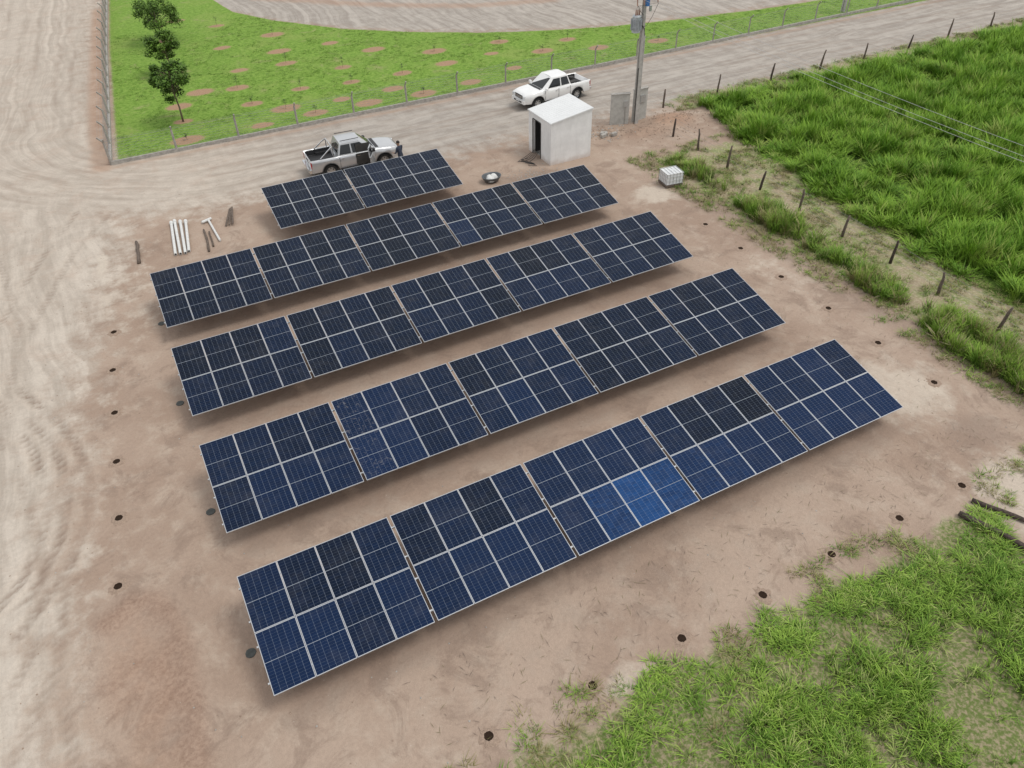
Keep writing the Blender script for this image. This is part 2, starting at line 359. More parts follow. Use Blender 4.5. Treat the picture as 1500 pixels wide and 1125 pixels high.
def make_table(r,k,x0,y0,ncol):
    L=ncol*1.065
    mb=MB(); T=Matrix(((1,0,0,0),(0,ct,-st_,0),(0,st_,ct,0.8),(0,0,0,1)))
    glass=[];tones=[];sm=[]
    for i in range(ncol):
        for j in range(2):
            u0=i*1.065+.0055; v0=j*1.715+.0025
            dz=random.uniform(-.002,.002); w_=.009; PWf=PW+.004
            mb.box((u0+PW/2,v0+w_/2,-.0175+dz),(PW,w_,.035),m_frame,T)
            mb.box((u0+PW/2,v0+PH-w_/2,-.0175+dz),(PW,w_,.035),m_frame,T)
            mb.box((u0+w_/2,v0+PH/2,-.0175+dz),(w_,PH-2*w_,.035),m_frame,T)
            mb.box((u0+PW-w_/2,v0+PH/2,-.0175+dz),(w_,PH-2*w_,.035),m_frame,T)
            q=[(u0+w_,v0+w_),(u0+PW-w_,v0+w_),(u0+PW-w_,v0+PH-w_),(u0+w_,v0+PH-w_)]
            tx,ty=random.gauss(0,.0016),random.gauss(0,.0016)
            vs=[(a,c_,-.004+dz+(a-u0-.5)*tx+(c_-v0-.85)*ty) for a,c_ in q]
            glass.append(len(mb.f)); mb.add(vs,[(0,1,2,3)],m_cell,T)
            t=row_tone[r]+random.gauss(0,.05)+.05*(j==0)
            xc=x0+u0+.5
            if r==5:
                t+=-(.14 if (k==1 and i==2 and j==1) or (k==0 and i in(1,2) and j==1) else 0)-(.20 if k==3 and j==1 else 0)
                t+=.30*math.exp(-((xc-12.0)/2.9)**2)*(1 if j==0 else .30)+(.10 if k==2 and i==3-1 and j==0 else 0)+(.08 if k==4 and j==0 else 0)  # sheen painted into module colour, fading along the row from its centre
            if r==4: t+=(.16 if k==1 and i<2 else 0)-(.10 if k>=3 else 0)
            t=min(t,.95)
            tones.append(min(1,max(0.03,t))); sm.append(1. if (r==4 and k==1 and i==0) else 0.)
            vb=[(a,c_,-.030+dz) for a,c_ in q]; mb.add(vb,[(3,2,1,0)],m_back,T)
    for v in(.35,1.35,2.07,3.07):
        mb.box((L/2+.005,v,-.06),(L+.10,.045,.05),m_galv,T)
    xs=[.75,L-.75] if ncol==4 else [.7,L/2,L-.7]
    for x in xs:
        mb.box((x,1.71,-.125),(.06,3.2,.075),m_galv,T)
        yc=1.72*ct; zc=.8+1.72*st_-.165
        mb.box((x,yc,zc/2-.1),(.10,.07,zc+.2-.003),m_galv)
        for s_,vv in((-1,.55),(1,2.9)):
            mb.cyl((x+.045,yc,zc*.45),(x+.045,vv*ct,.8+vv*st_-.165),.02,.02,m_galv,6)
        mb.cyl((x,yc,-.1),(x,yc,.035),.2,.19,m_conc,14,jit=.05)
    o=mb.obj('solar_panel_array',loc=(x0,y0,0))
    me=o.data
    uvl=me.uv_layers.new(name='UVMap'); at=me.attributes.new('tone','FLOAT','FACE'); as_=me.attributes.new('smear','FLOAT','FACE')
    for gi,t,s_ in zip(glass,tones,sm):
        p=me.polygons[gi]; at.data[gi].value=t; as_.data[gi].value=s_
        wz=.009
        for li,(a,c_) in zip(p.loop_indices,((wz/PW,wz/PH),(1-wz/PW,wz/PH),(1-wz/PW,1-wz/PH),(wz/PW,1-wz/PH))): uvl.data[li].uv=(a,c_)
ry={5:0,4:5.6472,3:11.437,2:17.3854,1:23.2224}; rx={5:0,4:.0145,3:.0293,2:.0533,1:6.165}
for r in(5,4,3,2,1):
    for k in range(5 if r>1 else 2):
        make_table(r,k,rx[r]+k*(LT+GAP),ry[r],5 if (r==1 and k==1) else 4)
# ------------------------------------------------------------------ post holes & filled footings
m_hole=simple('hole_painted_shade',(.030,.019,.013),1.,0,.3,30,spec=.1)  # near-black colour stands in for shade; the hole has no real depth
m_spoil=simple('loose_spoil',(.34,.25,.19),.95,0,.2,25,.6)
def gz(x,y): 
    j=np.searchsorted(gx,x)-1; i=np.searchsorted(gy,y)-1
    return float(Z[i:i+2,j:j+2].mean())
def zat(x,y): 
    j=np.clip(np.searchsorted(gx,x)-1,0,nx-2); i=np.clip(np.searchsorted(gy,y)-1,0,ny-2); return Z[i,j]
holes=[(-2.0,19.4),(-2.3,16.7),(-2.5,14.0),(-2.7,11.3),(-2.9,8.6),(-3.2,5.9),(4.3,-3.0),(7.2,-3.1),(10.0,-3.1),(12.8,-3.1),(15.5,-3.0),(18.3,-3.0),(21.1,-3.0),(24.6,.9),(24.7,3.6),(24.8,6.3),(24.8,9.1),(24.9,11.9),(25,14.6)]
for hx,hy in holes:
    mb=MB(); n=24
    prof=[(.0,.004),(.07,.006),(.10,.014),(.118,.028),(.15,.026),(.20,.012),(.28,-.03)]
    vs=[];rnd=[random.uniform(.93,1.08) for _ in range(n)]; rnd2=[random.uniform(.8,1.4) for _ in range(n)]
    for k,(r,z) in enumerate(prof):
        for i in range(n):
            a=2*math.pi*i/n; rr=r*(rnd[i] if k<4 else rnd2[i]); vs.append((rr*math.cos(a),rr*math.sin(a),z+random.uniform(-.004,.004)*(k>2)))
    mb.add(vs,[],m_hole)
    for k in range(len(prof)-1):
        kk=mb.mi(m_hole if k<3 else m_spoil)
        for i in range(n): mb.f.append([k*n+i,k*n+(i+1)%n,(k+1)*n+(i+1)%n,(k+1)*n+i]); mb.m.append(kk)
    mb.obj('post_hole',loc=(hx,hy,gz(hx,hy)+.012),smooth=True)
for hx,hy in((-.3,2.0),(-.3,7.5),(-.3,13.4),(-.15,19.1)):
    mb=MB(); mb.cyl((0,0,-.06),(0,0,.022),.15,.14,m_dkconc,18,jit=.05)
    mb.obj('concrete_footing',loc=(hx,hy,gz(hx,hy)),bevel=.006)
# ------------------------------------------------------------------ grass
def blade_mat(name,lo,hi,dry,root=.5):
    b=NB(name); oi=b.n('ShaderNodeObjectInfo').outputs['Random']
    k=b.noise(.45,2,.6)
    c=b.mix(b.ss(b.mathn('ADD',b.mathn('MULTIPLY',oi,.5),b.mathn('MULTIPLY',k,.5)),.28,.7),lo,hi)
    c=b.mix(b.mathn('MULTIPLY',b.ss(oi,.88,.95),.6),c,dry)
    c=b.mix(b.mathn('SUBTRACT',1.,b.attr('tip')),c,tuple(x*root for x in lo))  # low tip values darken the colour: painted shade deep in the growth
    d=b.bsdf(Base_Color=c,Roughness=.6); d.inputs['Specular IOR Level'].default_value=.25
    return b.m
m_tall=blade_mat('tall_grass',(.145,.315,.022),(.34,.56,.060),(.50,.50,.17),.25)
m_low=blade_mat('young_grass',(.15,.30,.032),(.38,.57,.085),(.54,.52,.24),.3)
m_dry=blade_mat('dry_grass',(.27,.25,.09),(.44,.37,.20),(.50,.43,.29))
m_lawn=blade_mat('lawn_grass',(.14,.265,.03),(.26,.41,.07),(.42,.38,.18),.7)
def tuft(name,mat,nb,rad,h,wd,lean,seed,segs=((0,.7),(.45,1),(1,.08))):
    rs=random.Random(seed); vs=[];fs=[];tip=[]
    for _ in range(nb):
        a=rs.uniform(0,6.283); rr=rad*math.sqrt(rs.random())*.8; bx,by=rr*math.cos(a),rr*math.sin(a)
        da=a+rs.uniform(-1,1); dx,dy=math.cos(da),math.sin(da); px,py=-dy,dx
        hh=h*rs.uniform(.5,1.15); ln=lean*rs.uniform(.3,1.2)*hh; ww=wd*rs.uniform(.6,1.2)
        o_=len(vs)
        for k,(t,wf) in enumerate(segs):
            q=ln*t*t; z=hh*(t-.3*lean*t*t*t)
            for s_ in(-1,1): vs.append((bx+dx*q+px*s_*ww*wf/2,by+dy*q+py*s_*ww*wf/2,z)); tip.append(t)
        for k in range(len(segs)-1): fs.append((o_+2*k,o_+2*k+1,o_+2*k+3,o_+2*k+2))
    me=bpy.data.meshes.new(name); me.from_pydata(vs,[],fs); me.materials.append(mat)
    at=me.attributes.new('tip','FLOAT','POINT'); at.data.foreach_set('value',tip)
    return bpy.data.objects.new(name,me)
SEG4=((0,.7),(.4,1),(.75,.8),(1,.08))
def scatter(name,pts,scl,srcs,tilt=.12):
    n=len(pts); me=bpy.data.meshes.new(name); me.from_pydata([tuple(p) for p in pts],[],[])
    r=me.attributes.new('rot','FLOAT_VECTOR','POINT'); rot=np.stack([rng.normal(0,tilt,n),rng.normal(0,tilt,n),rng.uniform(0,6.28,n)],1); r.data.foreach_set('vector',rot.ravel())
    s_=me.attributes.new('scl','FLOAT_VECTOR','POINT'); s_.data.foreach_set('vector',scl.ravel())
    ob=bpy.data.objects.new(name,me); COL.objects.link(ob)
    col=bpy.data.collections.new(name+'_tufts')
    for q in srcs: col.objects.link(q)
    ng=bpy.data.node_groups.new(name,'GeometryNodeTree')
    ng.interface.new_socket('Geometry',in_out='INPUT',socket_type='NodeSocketGeometry'); ng.interface.new_socket('Geometry',in_out='OUTPUT',socket_type='NodeSocketGeometry')
    N=ng.nodes; gi=N.new('NodeGroupInput'); go=N.new('NodeGroupOutput'); ip=N.new('GeometryNodeInstanceOnPoints'); ci=N.new('GeometryNodeCollectionInfo')
    ci.inputs['Collection'].default_value=col; ci.inputs['Separate Children'].default_value=True; ci.inputs['Reset Children'].default_value=True
    a1=N.new('GeometryNodeInputNamedAttribute'); a1.data_type='FLOAT_VECTOR'; a1.inputs[0].default_value='rot'
    a2=N.new('GeometryNodeInputNamedAttribute'); a2.data_type='FLOAT_VECTOR'; a2.inputs[0].default_value='scl'
    L=ng.links; L.new(gi.outputs[0],ip.inputs['Points']); L.new(ci.outputs[0],ip.inputs['Instance']); ip.inputs['Pick Instance'].default_value=True
    L.new(a1.outputs[0],ip.inputs['Rotation']); L.new(a2.outputs[0],ip.inputs['Scale']); L.new(ip.outputs[0],go.inputs[0])
    md=ob.modifiers.new('scatter','NODES'); md.node_group=ng
    return ob
def S(sc,hz): return np.stack([sc,sc,hz],1)
def sample(n,x0,x1,y0,y1): return rng.uniform(x0,x1,n),rng.uniform(y0,y1,n)
# field: bushy clumps (cellular mounds)
cxs,cys=sample(1500,29,78,-11,30); crr=rng.uniform(.6,1.5,1500); chh=rng.uniform(.5,1.45,1500)
x,y=sample(15500,30,76,-10,28.5)
fx=np.interp(y,*FX); sd=np.minimum(x-fx,27.9-y)
k=sd+(fbm(x,y,.5,21)-.5)*3.4>0
x,y,sd=x[k],y[k],sd[k]
mh=np.zeros(len(x))
for i in range(1500):
    d=np.hypot(x-cxs[i],y-cys[i])/crr[i]; mh=np.maximum(mh,chh[i]*np.clip(1-d*d,0,1))
k=rng.random(len(x))<np.clip(.28+mh*1.3,0,1); x,y,sd,mh=x[k],y[k],sd[k],mh[k]
hz=(.28+.95*mh)*rng.uniform(.8,1.2,len(x))*np.clip(.6+sd*.25,.5,1)
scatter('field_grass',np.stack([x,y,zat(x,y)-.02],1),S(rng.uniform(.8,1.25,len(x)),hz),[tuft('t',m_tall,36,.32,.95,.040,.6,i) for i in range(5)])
# lower right young grass
x,y=sample(9500,2,22,-16,-3); sd=np.minimum(-4.0-y,20.6-x+(y+5.5)*.2); nn=fbm(x,y,.55,40); pc=fbm(x,y,.8,44)
k=(sd+(nn-.5)*3.0>0)&(rng.random(len(x))<np.clip((pc-.33)*5.5,.04,1))&(x>3+(nn-.5)*4)
x,y,sd,pc=x[k],y[k],sd[k],pc[k]
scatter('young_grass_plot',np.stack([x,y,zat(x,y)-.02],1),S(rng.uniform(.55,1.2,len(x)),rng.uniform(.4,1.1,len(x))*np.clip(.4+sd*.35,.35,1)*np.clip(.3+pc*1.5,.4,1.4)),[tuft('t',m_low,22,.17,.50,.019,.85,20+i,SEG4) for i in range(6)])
# weed hedge
x,y=sample(4800,26.2,29.8,-9,21.5); ax=np.interp(y,[-9,-.7,10.1,19.9],[27.4,27.6,28.0,28.2])
nn=fbm(x*0,y,.45,50); n2=fbm(x,y,1.1,52); k=(np.abs(x-ax)<.3+1.7*np.clip(nn-.3,0,1))&(rng.random(len(x))<np.clip((nn-.34)*6,.08,1))&(n2>.36)
x,y,n2=x[k],y[k],n2[k]
scatter('weed_hedge_grass',np.stack([x,y,zat(x,y)-.02],1),S(rng.uniform(.6,1.1,len(x)),rng.uniform(.3,.75,len(x))+np.clip(n2-.4,0,.4)*2),[tuft('t',m_low if i<3 else m_dry,28,.24,.75,.032,.65,40+i) for i in range(4)])
# dry verge
xa,ya=sample(8500,25.9,34.5,-12,23); fx=np.interp(ya,[-20,1.8,14.2,20.2,27.1],[31,32,33,34,36]); k=(xa<fx)&(fbm(xa,ya,.8,60)>.45)
xb_,yb_=sample(3000,33,75,27.2,29.6); kb=fbm(xb_,yb_,.8,61)>.42
xc,yc=sample(2200,2,25,-5.6,-2.9); kc=fbm(xc,yc,1.2,66)>.56
x=np.concatenate([xa[k],xb_[kb],xc[kc]]); y=np.concatenate([ya[k],yb_[kb],yc[kc]])
scatter('dry_verge_grass',np.stack([x,y,zat(x,y)-.02],1),S(rng.uniform(.4,1.1,len(x)),rng.uniform(.2,.8,len(x))),[tuft('t',m_dry if i<3 else m_low,16,.2,.36,.02,1.0,60+i) for i in range(5)])
# lawn
x,y=sample(20000,-1,66,37.9,66); lx=np.interp(y,[37.6,62.6,79.7],[-.1,1.8,3.4]); ly=np.interp(x,[-5,11.7]+list(lt[1:,0]),[95,80]+list(lt[1:,1]))
k=(x>lx+.2)&(y<ly-.2)&(fbm(x,y,.7,70)>.44)
for i,(sx,sy) in enumerate(spots): k&=np.hypot((x-sx)/1.5,y-sy)>.62+.2*((i*37)%10)/10
x,y=x[k],y[k]
scatter('lawn_grass',np.stack([x,y,zat(x,y)-.01],1),S(rng.uniform(.5,1.2,len(x)),rng.uniform(.35,1.0,len(x))),[tuft('t',m_lawn,12,.22,.13,.022,1.0,80+i) for i in range(4)])
# ------------------------------------------------------------------ trees
m_bark=simple('bark',(.16,.12,.085),.9,0,.3,12,.5)
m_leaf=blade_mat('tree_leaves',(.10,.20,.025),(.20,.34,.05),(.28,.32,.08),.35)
def tree(x,y,h,cw,seed):
    rs=random.Random(seed); mb=MB(); cb=h*.42
    mb.path([(0,0,-.1),(.03,.02,h*.25),(-.05,.03,h*.5),(.04,-.02,h*.8)],[.07,.05,.04,.015],m_bark,8)
    clumps=[]
    for i in range(30):
        a=i*2.4+rs.uniform(-.6,.6); t=rs.uniform(.08,.92); z=cb+(h-cb)*t; r=cw/2*math.sqrt(max(0,1-(2*t-.85)**2*.8))*rs.uniform(.3,1.0)
        p=Vector((r*math.cos(a),r*math.sin(a),z)); st=Vector((0,0,max(h*.35,z-r*.7)))
        mid=(p+st)/2+Vector((0,0,-.05)); mb.path([st,mid,p],[.025,.016,.006],m_bark,5); clumps.append((p,rs.uniform(.18,.42)*cw/2.9))
    clumps.append((Vector((0,0,h-.2)),.28))
    vs=[];fs=[];tip=[]
    for p,r in clumps:
        tone=rs.uniform(.55,1.1)
        for _ in range(150):
            d=Vector((rs.gauss(0,1),rs.gauss(0,1),rs.gauss(0,.6))).normalized()*r*rs.uniform(.3,1.35); c_=p+d
            u_=Vector((rs.gauss(0,1),rs.gauss(0,1),rs.gauss(0,.5))).normalized(); v_=u_.cross(Vector((rs.gauss(0,.5),rs.gauss(0,.5),1))).normalized()
            l=rs.uniform(.06,.13); wd=l*.5; o_=len(vs)
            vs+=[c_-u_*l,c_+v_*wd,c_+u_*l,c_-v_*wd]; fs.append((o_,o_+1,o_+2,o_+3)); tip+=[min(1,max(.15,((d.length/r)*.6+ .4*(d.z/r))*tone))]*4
    e=empty('tree',(x,y,float(zat(x,y))))
    mb.obj('trunk',parent=e,smooth=True)
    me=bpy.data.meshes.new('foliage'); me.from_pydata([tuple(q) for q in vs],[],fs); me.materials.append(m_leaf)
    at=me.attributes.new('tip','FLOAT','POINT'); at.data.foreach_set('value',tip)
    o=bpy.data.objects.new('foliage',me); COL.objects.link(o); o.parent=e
tree(4.5,42.4,3.8,2.9,1); tree(5.4,53,2.9,2.7,2); tree(6.0,61.8,3.2,4.2,3)
sap=MB()
for i,(sx,sy) in enumerate(spots[3:]):
    if i%2: continue
    rs=random.Random(i); h=rs.uniform(.35,.8); z=float(zat(sx,sy))
    sap.path([(sx,sy,z),(sx+.02,sy,z+h)],[.012,.006],m_bark,5)
    for _ in range(26):
        a=rs.uniform(0,6.28); c_=Vector((sx,sy,z+h*rs.uniform(.5,1.05)))+Vector((math.cos(a),math.sin(a),0))*rs.uniform(.02,.16)
        u_=Vector((math.cos(a),math.sin(a),rs.uniform(-.4,.5)))*.07; v_=Vector((-math.sin(a),math.cos(a),0))*.03
        sap.add([c_-u_,c_+v_,c_+u_,c_-v_],[(0,1,2,3)],m_leaf)
sap.obj('lawn_saplings')
# ------------------------------------------------------------------ fences
m_wire=simple('fence_wire',(.32,.32,.32),.5,.5)
m_post=simple('concrete_post',(.33,.31,.28),.9,0,.2,8,.4)
def conc_fence(pts,spacing,lean,name='concrete_post_fence'):
    e=empty(name,(pts[0][0],pts[0][1],0)); posts=MB();wires=MB();curb=MB()
    P0=Vector((*pts[0],0))
    for (a,c_),(d_,e_) in zip(pts[:-1],pts[1:]):
        A=Vector((a,c_,0))-P0;B=Vector((d_,e_,0))-P0; L=(B-A).length; dr=(B-A).normalized(); nrm=Vector((dr.y,-dr.x,0))*lean; n=max(1,round(L/spacing)); rz=math.atan2(dr.y,dr.x); Rm=Matrix.Rotation(rz,3,'Z')
        for i in range(n+1):
            p=A+dr*L*i/n; jt=Vector((random.uniform(-.03,.03),random.uniform(-.03,.03),0)); 
            posts.path([p-Vector((0,0,.2)),p+Vector((0,0,1.32))+jt,p+Vector((0,0,1.62))+jt+nrm*.26],[.072,.062,.055],m_post,4)
        mid=(A+B)/2
        curb.box(mid+Vector((0,0,.08)),(L,.14,.26),m_conc,rot=Rm)
        for k in range(8):
            z=.3+k*.155
            wires.cyl(A+Vector((0,0,z)),B+Vector((0,0,z)),.005,.005,m_wire,4)
        s_=.0; st=.22
        while s_<L-1.2:
            wires.cyl(A+dr*s_+Vector((0,0,.22)),A+dr*(s_+1.15)+Vector((0,0,1.35)),.0022,.0022,m_wire,3,caps=False)
            wires.cyl(A+dr*(s_+1.15)+Vector((0,0,.22)),A+dr*s_+Vector((0,0,1.35)),.0022,.0022,m_wire,3,caps=False); s_+=st
        for k in(0,1): wires.cyl(A+Vector((0,0,1.45+.12*k))+nrm*(.12+.12*k),B+Vector((0,0,1.45+.12*k))+nrm*(.12+.12*k),.005,.005,m_wire,4)
    posts.obj('posts',parent=e); wires.obj('wires',parent=e); curb.obj('base_curb',parent=e)
conc_fence([(-.35,37.5),(36.9,37.6),(81,38.4)],3.72,1)
conc_fence([(-.35,37.65),(1.7,62.6),(3.3,79.7)],2.9,-1)
m_wood=simple('weathered_wood',(.13,.10,.08),.95,0,.35,14,.6)
m_char=simple('dark_wood',(.07,.052,.042),.95,0,.35,14,.6)
def wood_fence(pts,name='wooden_post_fence'):
    e=empty(name); P=MB();W=MB(); tops=[]
    for i,(x,y) in enumerate(pts):
        z=float(zat(x,y)); lx,ly=random.uniform(-.08,.22),random.uniform(-.14,.14); h=random.uniform(1.05,1.4)
        P.path([(x,y,z-.2),(x+lx*.3,y+ly*.4,z+h*.4),(x+lx*.4+.03,y+ly*.6,z+h*.75),(x+lx,y+ly,z+h)],[.075,.066,.058,.042],m_wood if i%3 else m_char,8,jit=.2)
        tops.append((x,y,z,lx,ly))
    for a,c_ in zip(tops[:-1],tops[1:]):
        for k in range(4):
            t=.3+.25*k; pa=Vector((a[0]+a[3]*t,a[1]+a[4]*t,a[2]+t)); pb=Vector((c_[0]+c_[3]*t,c_[1]+c_[4]*t,c_[2]+t)); m=(pa+pb)/2-Vector((0,0,.03))
            W.path([pa,m,pb],.0045,m_wire,4)
    P.obj('posts',parent=e,smooth=True); W.obj('wires',parent=e)
wood_fence([(30.3,24.3),(30.3,21.9),(30.2,19.2),(29.9,16.2),(30.0,13.4),(29.8,10.4),(29.9,7.6),(29.6,4.8),(29.5,1.9),(29.5,-1),(29.4,-4),(29.3,-7)])
wood_fence([(31.1,28.5),(32.6,28.4),(37.2,28.6),(41.8,28.5),(46.6,28.7),(51,28.7),(55.8,28.8),(60.7,29.2),(65.9,29.3),(70.8,29.5),(75.7,29.7)])
# ------------------------------------------------------------------ utility hut
b=NB('white_plaster'); n1=b.noise(1.5,5,.65,vec=b.objc()); z=b.sep(b.pos())[2]
c=b.mix(b.ss(n1,.35,.7),(.72,.72,.71),(.82,.82,.81)); 
st=b.noise(1.,5,.7,vec=b.mapv(b.objc(),(5,5,.5)))
c=b.mix(b.mathn('MULTIPLY',b.ss(st,.5,.72),.14),c,(.45,.44,.42))
c=b.mix(b.mathn('MULTIPLY',b.ss(b.mathn('ADD',z,b.mathn('MULTIPLY',n1,.5)),.65,.2),.5),c,(.48,.36,.28))
b.bsdf(Base_Color=c,Roughness=.85,Normal=b.bump(b.noise(25,4,.6,vec=b.objc()),.2,.02)); m_plaster=b.m
m_inside=simple('dark_interior',(.06,.06,.06),.9)
m_roof=simple('white_roof_sheet',(.70,.71,.71),.6,.0,.03,1.5)
m_blackmetal=simple('black_metal',(.03,.03,.032),.5)
e=empty('utility_hut',(21.8,24.4,0))
W_,D_=2.65,2.55; t=.14; wl=MB()
def hz(x): return 2.36+.38*x/W_
def wallpoly(p,q,z0a,za,z0b,zb):
    p=Vector((*p,0));q=Vector((*q,0)); d=(q-p).normalized(); n=Vector((-d.y,d.x,0))*t
    vs=[p+Vector((0,0,z0a)),q+Vector((0,0,z0b)),q+Vector((0,0,zb)),p+Vector((0,0,za))]
    vs+= [v+n for v in vs]
    wl.add(vs,[(0,1,2,3),(7,6,5,4),(0,4,5,1),(1,5,6,2),(2,6,7,3),(3,7,4,0)],m_plaster)
wallpoly((0,0),(W_,0),-.1,hz(0),-.1,hz(W_))
wallpoly((W_,t),(W_,D_-t),-.1,hz(W_),-.1,hz(W_))
wallpoly((W_,D_),(0,D_),-.1,hz(W_),-.1,hz(0))
wallpoly((0,1.15),(0,t),-.1,hz(0),-.1,hz(0))
wallpoly((0,D_-t),(0,2.05),-.1,hz(0),-.1,hz(0))
wallpoly((0,2.05),(0,1.15),2.05,hz(0),2.05,hz(0))
wl.obj('walls',parent=e)
rf=MB(); ov=.05
vs=[]
for zz in(0,.07):
    for (x_,y_) in((-ov,-ov),(W_+ov,-ov),(W_+ov,D_+ov),(-ov,D_+ov)): vs.append((x_,y_,hz(x_)+.004+zz))
rf.add(vs,[(3,2,1,0),(4,5,6,7),(0,1,5,4),(1,2,6,5),(2,3,7,6),(3,0,4,7)],m_roof)
for i in range(13):
    y_=.0+i*(D_)/12; rf.add([(-ov+.02,y_-.03,hz(-ov+.02)+.076),(W_+ov-.02,y_-.03,hz(W_+ov-.02)+.076),(W_+ov-.02,y_+.03,hz(W_+ov-.02)+.076),(-ov+.02,y_+.03,hz(-ov+.02)+.076),(-ov+.02,y_,hz(-ov+.02)+.096),(W_+ov-.02,y_,hz(W_+ov-.02)+.096)],[(0,1,5,4),(2,3,4,5),(0,4,3),(1,2,5)],m_roof)
rf.obj('roof',parent=e)
dr=MB()
for yy in(1.135,2.065): dr.box((-.012,yy,1.02),(.03,.05,2.06),m_blackmetal)
dr.box((-.012,1.60,2.07),(.03,.88,.04),m_blackmetal)
dr.box((.55,2.09,1.0),(.72,.035,1.98),m_blackmetal); dr.box((.85,2.06,1.0),(.1,.02,.03),m_galv)
dr.obj('door',parent=e)
cb=MB(); cb.box((1.9,1.2,.75),(.5,.8,1.5),m_galv); cb.box((1.63,1.2,.9),(.03,.5,.7),m_blackmetal); cb.box((W_/2,D_/2,.03),(W_-.3,D_-.3,.05),m_conc); cb.obj('inverter_cabinet',parent=e)
cm=MB()
for i in range(5):
    a=random.uniform(-.5,.5); pts=[(21.75,25.7+.1*i,.35),(21.4-.1*i,25.6+.1*i,.08),(21.0-.15*i,25.6+a*.5,.05),(20.7,25.4+a,.04),(21.1,24.9+a*.4,.04)]
    cm.path(pts,.014,m_blackmetal,6)
cm.obj('loose_cables',smooth=True)
# ------------------------------------------------------------------ meter wall, pole, transformer, wires
m_wallc=simple('rough_grey_render',(.43,.42,.39),.9,0,.12,4,.4)
e=empty('meter_wall',(28.55,27.55,0),math.radians(-20)); mb=MB()
mb.box((0,0,.92),(1.15,.2,1.9),m_wallc); mb.box((0,0,1.9),(1.22,.27,.05),m_conc); mb.obj('wall',parent=e,bevel=.01)
mb=MB(); mb.box((.32,-.12,1.3),(.25,.05,.35),m_galv); mb.cyl((.32,-.12,0),(.32,-.12,1.12),.02,.02,m_post,8); mb.obj('meter_boxes',parent=e)
e=empty('meter_wall',(30.05,27.55,0),math.radians(4)); mb=MB()
mb.box((0,0,.95),(1.0,.2,1.95),m_wallc); mb.box((0,0,1.95),(1.07,.27,.05),m_conc); mb.obj('wall',parent=e,bevel=.01)
mb=MB(); mb.box((.1,-.13,1.35),(.4,.06,.45),m_galv); mb.obj('meter_boxes',parent=e)
m_polec=simple('pole_concrete',(.40,.385,.36),.85,0,.15,5,.3)
m_porc=simple('porcelain',(.30,.16,.11),.3); m_blue=simple('blue_fuse_holder',(.05,.16,.42),.5); m_tgrey=simple('transformer_paint',(.42,.45,.47),.4,.1)
def pole(x,y,h,rz,trafo=True):
    e=empty('utility_pole',(x,y,0),rz); mb=MB()
    for s_ in(-1,1):
        a0,a1=.17,.09
        vs=[];
        for z_,w_ in((-.3,a0),(h,a1)):
            for dx,dy in((-.11,0),(.11,0),(.11,1),(-.11,1)):
                k=(.62 if z_>0 else 1); vs.append((dx*k,s_*(w_*.45+dy*w_*.55),z_))
        mb.add(vs,[(0,1,5,4),(1,2,6,5),(2,3,7,6),(3,0,4,7),(4,5,6,7)],m_polec)
    vs=[]
    for z_,w_ in((-.3,.17),(h-.01,.09)):
        for dx,dy in((-.035,-1),(.035,-1),(.035,1),(-.035,1)): vs.append((dx,dy*w_*.45,z_))
    mb.add(vs,[(0,1,5,4),(2,3,7,6)],m_polec)
    mb.obj('shaft',parent=e)
    if trafo:
        mb=MB(); mb.box((0,-.15,h-.7),(2.1,.09,.11),m_wood); mb.box((0,-.15,h-1.7),(1.6,.08,.1),m_wood)
        for x_ in(-.95,-.3,.95):
            mb.cyl((x_,-.15,h-.64),(x_,-.15,h-.42),.05,.04,m_porc,10); mb.cyl((x_,-.15,h-.56),(x_,-.15,h-.53),.085,.085,m_porc,12)
        for x_ in(-.7,-.25,.7):
            mb.cyl((x_,-.24,h-1.62),(x_-.05,-.38,h-2.05),.035,.03,m_porc,8); mb.cyl((x_,-.22,h-1.55),(x_,-.22,h-1.3),.04,.035,m_tgrey,8)
        mb.box((0,-.30,h-1.95),(.18,.16,.4),m_blue); mb.box((.22,-.30,h-2.3),(.12,.1,.3),m_galv)
        for a_,c_ in(((-.7,-.38,h-2.05),(-.2,-.3,h-2.6)),((.7,-.38,h-2.05),(.1,-.25,h-3.2)),((.1,-.25,h-3.2),(-.3,-.2,5.9))): mb.path([a_,tuple((p+q)/2-(.1 if i==2 else 0) for i,(p,q) in enumerate(zip(a_,c_))),c_],.012,m_blackmetal,5)
        mb.obj('crossarms',parent=e)
        mb=MB(); c0=(-.46,.0,6.0)
        mb.cyl((c0[0],c0[1],5.45),(c0[0],c0[1],6.3),.25,.25,m_tgrey,24); mb.cyl((c0[0],c0[1],6.3),(c0[0],c0[1],6.38),.27,.2,m_tgrey,24)
        for i in range(14):
            a=2*math.pi*i/14; mb.box((c0[0]+.29*math.cos(a),c0[1]+.29*math.sin(a),5.88),(.08,.015,.6),m_tgrey,rot=Matrix.Rotation(a,3,'Z'))
        for dx in(-.12,.0,.12):
            mb.cyl((c0[0]+dx,c0[1]-.05,6.38),(c0[0]+dx,c0[1]-.05,6.66),.045,.03,m_porc,8)
            mb.path([(c0[0]+dx,-.05,6.66),(c0[0]+dx*1.5,-.25,6.9),(dx*4,-.38,h-2.05)],.008,m_blackmetal,5)
        mb.box((-.14,0,5.6),(.2,.1,.08),m_galv); mb.box((-.14,0,6.05),(.2,.1,.08),m_galv); mb.obj('transformer',parent=e)
        mb=MB(); mb.cyl((.13,-.12,0),(.13,-.1,5.2),.05,.05,m_polec,10); mb.path([(.13,-.1,5.2),(.05,-.12,5.6),(-.3,-.2,5.9)],.022,m_blackmetal,6)
        mb.cyl((-.13,-.13,.0),(-.13,-.11,3.4),.022,.022,m_blackmetal,8); mb.obj('conduit',parent=e)
    return e
